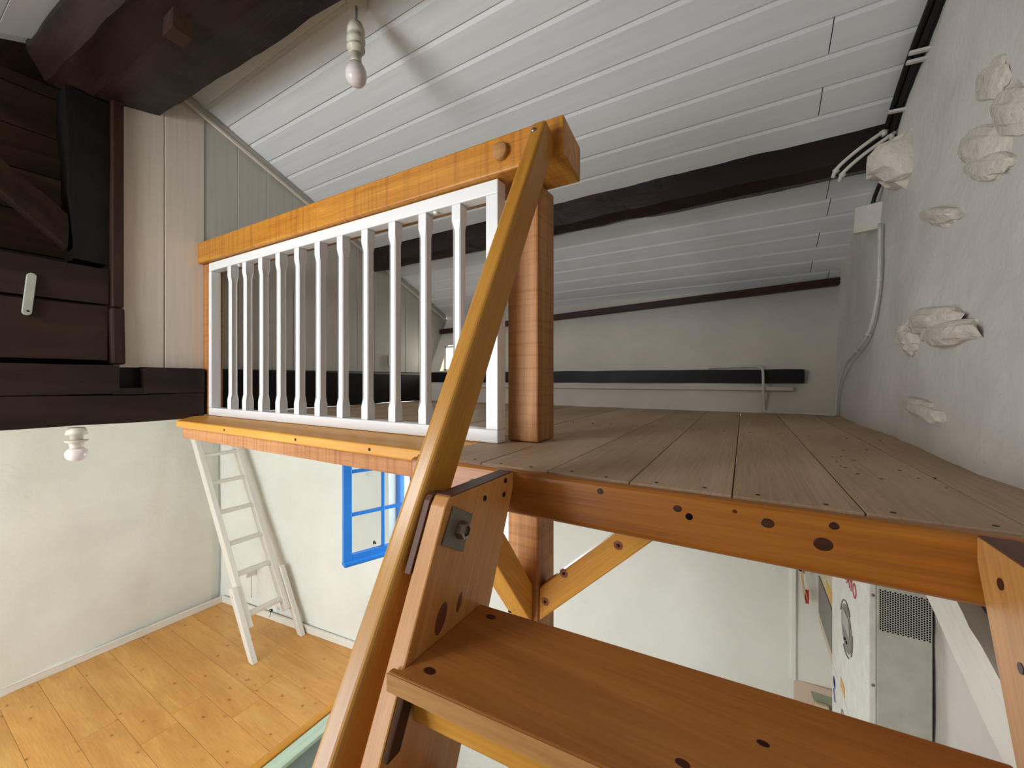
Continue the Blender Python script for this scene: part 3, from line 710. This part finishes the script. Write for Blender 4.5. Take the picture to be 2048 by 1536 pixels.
# ================================================================== LADDER
ld = thing('ladder', (-3.9, 2.15, -2.6), 'white painted wooden ladder with flat rungs leaning in the corner', 'ladder')
def lx(z): return -3.90 - .525 * (z + 2.6)
def lyo(z): return -.045 * (z + 2.6)
for yc in (1.97, 2.325):
    a = (lx(-2.36), yc + lyo(-2.36), -2.36); c = (lx(-.30), yc + lyo(-.30), -.30)
    bar('ladder_rail', a, c, .05, .085, 'ladderwhite', ld, (1, 0, 0), .006)
for yc, zt2 in ((1.92, -1.99), (2.376, -1.97)):
    a = Vector((lx(-2.598) + .03, yc + lyo(-2.598), -2.598)); c = Vector((lx(zt2) + .03, yc + lyo(zt2), zt2))
    bm = barbm(a, c, .048, .085, (1, 0, 0), 0)
    for v in bm.verts:
        if v.co.z < -2.5: v.co.z = -2.599
    bev(bm, .006); leg = mk('leg', bm, 'ladderwhite', ld, c - a, (1, 0, 0))
    lathe('pivot_cap', [(0, .008), (.016, .006), (.02, 0)], c + (a - c) * .1 + Vector((0, -.024, 0)), 'ladderwhite', leg, (0, -1, 0), 16)
for z in (-.53, -.80, -1.07, -1.35, -1.64, -1.91, -2.25):
    box('rung', lx(z) - .036, lx(z) + .036, 1.9955 + lyo(z), 2.2995 + lyo(z), z - .016, z + .013, 'ladderwhite', ld, .003, (0, 1, 0))
hk = thing('wall_hook', (-4.33, 2.32, -2.5), 'small dark ring hook low on the wall behind the ladder', 'hook')
lathe('base', [(.014, 0), (.012, .008), (0, .008)], (-4.33, 2.335, -2.465), 'screw', hk, (0, -1, 0), 12)
tube('ring', [(-4.33 + .016 * math.sin(t), 2.318, -2.462 + .016 * math.cos(t)) for t in [k * math.pi / 4 for k in range(9)]], .004, 'screw', hk)
tube('pin', [(-4.33, 2.318, -2.478), (-4.332, 2.315, -2.51), (-4.34, 2.312, -2.53)], .0035, 'steel', hk)
bk = thing('wall_bracket', (-4.6, 2.25, -2.2), 'small white folding bracket on the wall behind the ladder', 'bracket')
box('arm', -4.72, -4.62, 2.24, 2.33, -2.10, -2.08, 'ladderwhite', bk, .003)
box('strut', -4.70, -4.675, 2.25, 2.335, -2.18, -2.101, 'ladderwhite', bk, .003, (0, 0, 1))
tube('cord', [(-4.64, 2.28, -2.10), (-4.645, 2.285, -2.25), (-4.65, 2.29, -2.4)], .004, 'cablewhite', bk)

# ================================================================== LAMPS
def lamp(name, c, k, cord, label, rose):
    x, y, z = c   # z: top of socket
    t = thing(name, (x, y, z - .26 * k), label, 'lamp', 'bare bulb lamps')
    if rose:
        lathe('ceiling_rose', [(0, cord + .012), (.042 * k, cord + .012), (.040 * k, cord - .012), (.026 * k, cord - .026), (.006 * k, cord - .03), (0, cord - .03)], c, 'lampwhite', t)
        tube('cord', [(x, y, z + cord - .02), (x + .003, y, z + cord * .5), (x, y, z - .002)], .0045 * k, 'cord', t)
    lathe('socket', [(0, 0), (.010 * k, 0), (.024 * k, -.010 * k), (.032 * k, -.030 * k), (.033 * k, -.048 * k), (.030 * k, -.050 * k), (.030 * k, -.062 * k), (.0345 * k, -.070 * k), (.0345 * k, -.082 * k), (.027 * k, -.088 * k), (.026 * k, -.098 * k), (.034 * k, -.102 * k), (.034 * k, -.110 * k), (.025 * k, -.114 * k), (.024 * k, -.126 * k), (0, -.126 * k)], c, 'lampwhite', t)
    lathe('bulb_neck', [(.0205 * k, -.1265 * k), (.0205 * k, -.155 * k), (.025 * k, -.166 * k), (0, -.167 * k)], c, 'lampwhite', t)
    lathe('bulb', [(.0255 * k, -.1675 * k), (.034 * k, -.18 * k), (.0395 * k, -.197 * k), (.0405 * k, -.212 * k), (.037 * k, -.229 * k), (.028 * k, -.243 * k), (.014 * k, -.251 * k), (0, -.2535 * k)], c, 'bulb', t)
    return t
lamp('pendant_lamp', (-1.335, 1.045, 1.425), 1.02, .088, 'bare white bulb hanging on a short cord from the sloping ceiling', True)
t2 = thing('batten_lamp', (-2.6, .54, -.37), 'bare bulb in an ivory holder under the dark tie beam', 'lamp', 'bare bulb lamps')
c = (-2.605, .545, -.222)
lathe('holder', [(0, 0), (.026, 0), (.033, -.012), (.036, -.030), (.022, -.032), (.021, -.056), (0, -.056)], c, 'lampwhite', t2)
lathe('shade_ring', [(.020, -.0565), (.039, -.0575), (.038, -.062), (.026, -.068), (.0215, -.082), (.0235, -.094), (0, -.094)], c, 'lampwhite', t2)
lathe('bulb', [(.026, -.0945), (.035, -.104), (.0385, -.118), (.035, -.134), (.024, -.147), (.010, -.1525), (0, -.153)], c, 'bulb', t2)

# ================================================================== WALL FITTINGS, RIGHT
def rw(y, z): return 0.45 + 0.13 * (z + 0.205)
cv = thing('dark_conduit', (.5, 1.6, .9), 'black cable bundle clipped along the top of the right wall', 'cable')
pts0 = [(min(rx(y, cz(y)), .55) - .034, y, cz(y) - .044) for y in (2.16, 2.0, 1.85, 1.7, 1.55, 1.3, 1.0)]
tube('cable', pts0, .011, 'cableblack', cv); tube('cable', [(a + .024, b_, d - .010) for a, b_, d in pts0], .011, 'cableblack', cv)
tube('cable', [(a + .012, b_, d - .022) for a, b_, d in pts0], .008, 'cableblack', cv)
for y in (1.86, 1.89, 2.06):
    x = min(rx(y, cz(y)), .55) - .02
    prism('clip', [(x - .032, y - .008, cz(y) - .082), (x + .026, y - .008, cz(y) - .086), (x + .026, y + .008, cz(y) - .086), (x - .032, y + .008, cz(y) - .082)], (0, 0, .010), 'cablewhite', cv, .002)
gp = rough_beam('gable_rafter', ([(.535, 2.18, cz(2.18) - .018), (.60, 2.18, cz(2.18) - .018), (.60, 2.18, cz(2.18) - .002), (.535, 2.18, cz(2.18) - .002)], [(.515, .95, cz(.95) - .018), (.60, .95, cz(.95) - .018), (.60, .95, cz(.95) - .002), (.515, .95, cz(.95) - .002)]), 'black', None, .006, 5, (0, 1, -.42), 24, 3, 21)
tag(gp, 'dark rafter edge between the white ceiling and the right wall', 'rafter')
lp = thing('cable_loop', (.45, 2.12, .88), 'pair of white cables looping over the end of the purlin', 'cable')
for d in (0, .022):
    tube('cable', [(.505 + d, 2.165, 1.01 - d * .6), (.47 + d, 2.145, .99 - d), (.40 + d, 2.15, .945 - d), (.345 + d, 2.165, .90 - d), (.335 + d, 2.19, .875 - d)], .0075, 'cablewhite', lp)
    lathe('clip', [(.013, -.008), (.013, .008)], (.49 + d, 2.155, 1.0 - d), 'cablewhite', lp, (1, 0, .5), 12)
    lathe('clip', [(.012, -.007), (.012, .007)], (.343 + d, 2.175, .895 - d), 'cablewhite', lp, (1, 0, .8), 12)
jx = lambda z: .45 + .13 * (z + .205)
jb_ = thing('junction_box', (.54, 2.42, .66), 'white square junction box high on the right wall', 'box')
prism('lid', [(.432, 2.355, .665), (.518, 2.31, .660), (.524, 2.31, .778), (.440, 2.355, .782)], (.012, .034, 0), 'boxwhite', jb_, .003, (1, 0, 0))
tube('stub', [(.498, 2.345, .778), (.503, 2.33, .81), (.512, 2.29, .85)], .008, 'cableblack', jb_)
wc = thing('wall_cable', (.46, 2.6, -.2), 'white surface cable winding down the loft corner', 'cable')
cp = [(.497, 2.23, .655), (.485, 2.19, .41), (.475, 2.20, .287), (.465, 2.256, .193), (.458, 2.42, .13), (.449, 2.593, .074), (.438, 2.69, -.02), (.430, 2.71, -.11), (.424, 2.70, -.198)]
tube('cable', cp, .0068, 'cablewhite', wc)
tube('floor_run', [(.424, 2.70, -.198), (.34, 2.745, -.198), (.24, 2.765, -.198), (.12, 2.775, -.198), (.105, 2.78, -.17), (.10, 2.795, -.06), (.10, 2.815, .03), (.09, 2.835, .062), (.04, 2.885, .075), (-.2, 2.90, .07)], .007, 'cablewhite', wc)
for i in (1, 3, 4):
    p = Vector(cp[i]); d = (Vector(cp[i + 1]) - p).normalized()
    lathe('clip', [(.0105, -.005), (.0105, .005)], p, 'cablewhite', wc, tuple(d), 10)
ab = thing('socket_box', (-2.62, 2.45, .05), 'small white box with hanging cable on the far partition', 'box')
box('cover', -2.64, -2.615, 2.40, 2.52, .11, .20, 'boxwhite', ab, .004)
tube('lead', [(-2.62, 2.45, .108), (-2.615, 2.46, .07), (-2.60, 2.50, .05)], .006, 'cableblack', ab)

# ---- inverter cabinet on the right wall below the loft
iv = thing('inverter', (.43, 2.07, -1.95), 'white and grey inverter cabinet with perforated side on the lower right wall', 'inverter')
IX, IY0, IY1, IZ0, IZ1 = .350, 1.69, 2.31, -1.9, -.46
box('case', IX + .019, .498, IY0, IY1, IZ0, IZ1, 'invgrey', iv, .003, (0, 0, 1))
box('front_cover', IX, IX + .0185, IY0 + .001, IY1, -1.300, IZ1, 'invwhite', iv, .004, (0, 0, 1))
box('lower_cover', IX, IX + .0185, IY0 + .001, IY1, IZ0, -1.3035, 'invwhite', iv, .004, (0, 0, 1))
bm = bmesh.new()
for i in range(20):
    for j in range(18):
        x = .3775 + i * .0060; z = -.678 - j * .0073 - (.00365 if i % 2 else 0)
        bm.faces.new([bm.verts.new((x + .0024 * math.cos(k * math.pi / 4), IY0 - .0006, z + .0029 * math.sin(k * math.pi / 4))) for k in range(8)])
vh = mk('vent_holes', bm, 'hole', iv); vh['kind'] = 'stuff'
for z in (-.70, -.99):
    lathe('screw_head', [(0, .001), (.005, .001), (.005, -.001)], (IX + .010, IY0 + .001, z), 'nut', iv, (0, -1, 0), 12)
DY, DZ = 2.01, -.985
dsp = lathe('display', [(.088, 0), (.088, .002), (0, .002)], (IX, DY, DZ), 'grey', iv, (-1, 0, 0), 40, False)
prism('lcd', [(IX - .0021, DY - .06, DZ - .01), (IX - .0021, DY + .065, DZ - .01), (IX - .0021, DY + .055, DZ + .055), (IX - .0021, DY - .05, DZ + .055)], (-.0015, 0, 0), 'screen', dsp, 0)
for y in (DY - .012, DY + .015): lathe('button', [(.006, 0), (.005, .003), (0, .003)], (IX - .002, y, DZ - .05), 'hole', dsp, (-1, 0, 0), 10)
for a0 in (.25, 1.35, 2.9, 4.3):
    tube('display_ring', [(IX - .001, DY + .102 * math.cos(a0 + k * .15), DZ + .102 * math.sin(a0 + k * .15)) for k in range(7)], .003, 'grey', iv, 6, 3)
def text(nm, s, loc, size, mat, parent):
    cu = bpy.data.curves.new(nm, 'FONT'); cu.body = s; cu.size = size * S; cu.extrude = .0005
    o = bpy.data.objects.new(nm, cu); COL.objects.link(o)
    me = bpy.data.meshes.new_from_object(o.evaluated_get(bpy.context.evaluated_depsgraph_get()))
    bpy.data.objects.remove(o); bpy.data.curves.remove(cu)
    me.materials.clear(); me.materials.append(M[mat])
    R = Matrix(((0, 0, -1), (-1, 0, 0), (0, 1, 0)))       # reads from far to near on a face that looks to -x
    return link(bpy.data.objects.new(nm, me), Matrix.Translation(W(loc)) @ R.to_4x4(), parent)
text('lettering', 'DAYO', (IX - .0015, 2.060, -.802), .074, 'red', iv)
lathe('blue_logo', [(.026, 0), (.026, .001), (.018, .001), (.018, 0)], (IX, 2.255, -1.36), 'blueink', iv, (-1, 0, 0), 24)
bar('blue_logo', (IX - .0005, 2.255, -1.387), (IX - .0005, 2.225, -1.43), .002, .009, 'blueink', iv, (-1, 0, 0), 0)
prism('orange_label', [(IX - .0002, 2.04, -1.285), (IX - .0002, 2.12, -1.285), (IX - .0002, 2.12, -1.245), (IX - .0002, 2.04, -1.245)], (-.001, 0, 0), 'orange', iv, 0)
lathe('grey_logo', [(.045, 0), (.045, .001), (.039, .001), (.039, 0)], (IX, 2.07, -1.40), 'grey', iv, (-1, 0, 0), 24)
tube('grey_logo', [(IX - .001, 2.09, -1.38), (IX - .001, 2.07, -1.40), (IX - .001, 2.08, -1.43), (IX - .001, 2.05, -1.42)], .002, 'grey', iv, 6, 3)

# ---- second control box further along
cb = thing('control_box', (.43, 2.62, -1.5), 'cream wall box with a plain grey front panel beside the inverter', 'box')
box('case', .372, .498, 2.42, 2.86, -1.40, -.80, 'creamplastic', cb, .006, (0, 0, 1))
box('panel', .366, .3718, 2.425, 2.82, -1.33, -1.12, 'grey', cb, .002, (0, 1, 0))
prism('yellow_label', [(.3708, 2.45, -1.10), (.3708, 2.60, -1.10), (.3708, 2.60, -1.05), (.3708, 2.45, -1.05)], (.0012, 0, 0), 'orange', cb, 0)
tg = thing('cable_terminal', (.30, 2.93, -1.13), 'small grey terminal with black plugs above the grey panel', 'terminal')
box('body', .285, .345, 2.90, 2.962, -1.16, -1.03, 'boxwhite', tg, .006, (0, 0, 1))
for z in (-1.075, -1.10, -1.135): lathe('plug', [(.009, 0), (.008, .018), (0, .018)], (.30 + (z + 1.1) * .3, 2.90, z), 'cableblack', tg, (0, -1, 0), 12)
tube('wire', [(.30, 2.885, -1.14), (.305, 2.885, -1.22), (.325, 2.89, -1.30)], .003, 'orange', tg)
tube('wire', [(.292, 2.885, -1.14), (.30, 2.885, -1.24), (.315, 2.89, -1.33)], .003, 'creamplastic', tg)
box('red_tag', .312, .332, 2.895, 2.90, -1.33, -1.25, 'red', tg, 0)
bs = thing('trim_3', (.27, 2.97, -2.4), 'plain vertical casing strip with pinkish backing board on the back wall', 'trim', kind='structure')
box('casing', .245, .275, 2.93, 2.985, -1.83, -.24, 'plaster', bs, .006, (0, 0, 1))
box('backing_board', .262, .49, 2.945, 2.985, -2.6, -1.831, 'pink', bs, .003, (0, 0, 1))
prism('green_patch', [(.345, 2.9455, -1.87), (.485, 2.9455, -1.87), (.485, 2.9455, -2.08), (.385, 2.9455, -2.00)], (0, -.003, 0), 'sage', bs, 0)
sk = thing('wall_socket', (.385, 2.92, -2.1), 'cream wall socket with a black plug in it', 'socket')
prism('plate', [(.365, 2.942, -2.02), (.43, 2.942, -2.02), (.43, 2.942, -1.915), (.365, 2.942, -1.915)], (0, -.03, 0), 'creamplastic', sk, .006)
box('plug', .362, .432, 2.88, 2.941, -2.065, -2.021, 'cableblack', sk, .006)
lathe('plug_neck', [(.020, 0), (.017, .05), (0, .05)], (.392, 2.90, -2.064), 'grey', sk, (0, 0, -1), 14)
tube('lead', [(.392, 2.90, -2.11), (.388, 2.90, -2.17), (.37, 2.90, -2.3)], .006, 'cableblack', sk)
wbm = rough_beam('whitewashed_brace', ([(.43, 1.66, -.53), (.466, 1.66, -.53), (.466, 1.66, -.39), (.43, 1.66, -.39)], [(.42, .75, -.85), (.466, .75, -.85), (.466, .75, -.72), (.42, .75, -.72)]), 'ladderwhite', None, .006, 5, (0, 1, .35), 24, 3, 30)
tag(wbm, 'whitewashed diagonal timber on the lower right wall beside the inverter', 'brace')
tag(rough_beam('bearer_beam', ([(.468, .86, -.60), (.499, .86, -.60), (.499, .86, -.36), (.468, .86, -.36)], [(.468, 1.34, -.50), (.499, 1.34, -.50), (.499, 1.34, -.36), (.468, 1.34, -.36)]), 'dark', None, .006, 5, (0, 1, 0), 12, 3, 31), 'dark rough timber stub behind the right stair stringer', 'beam')
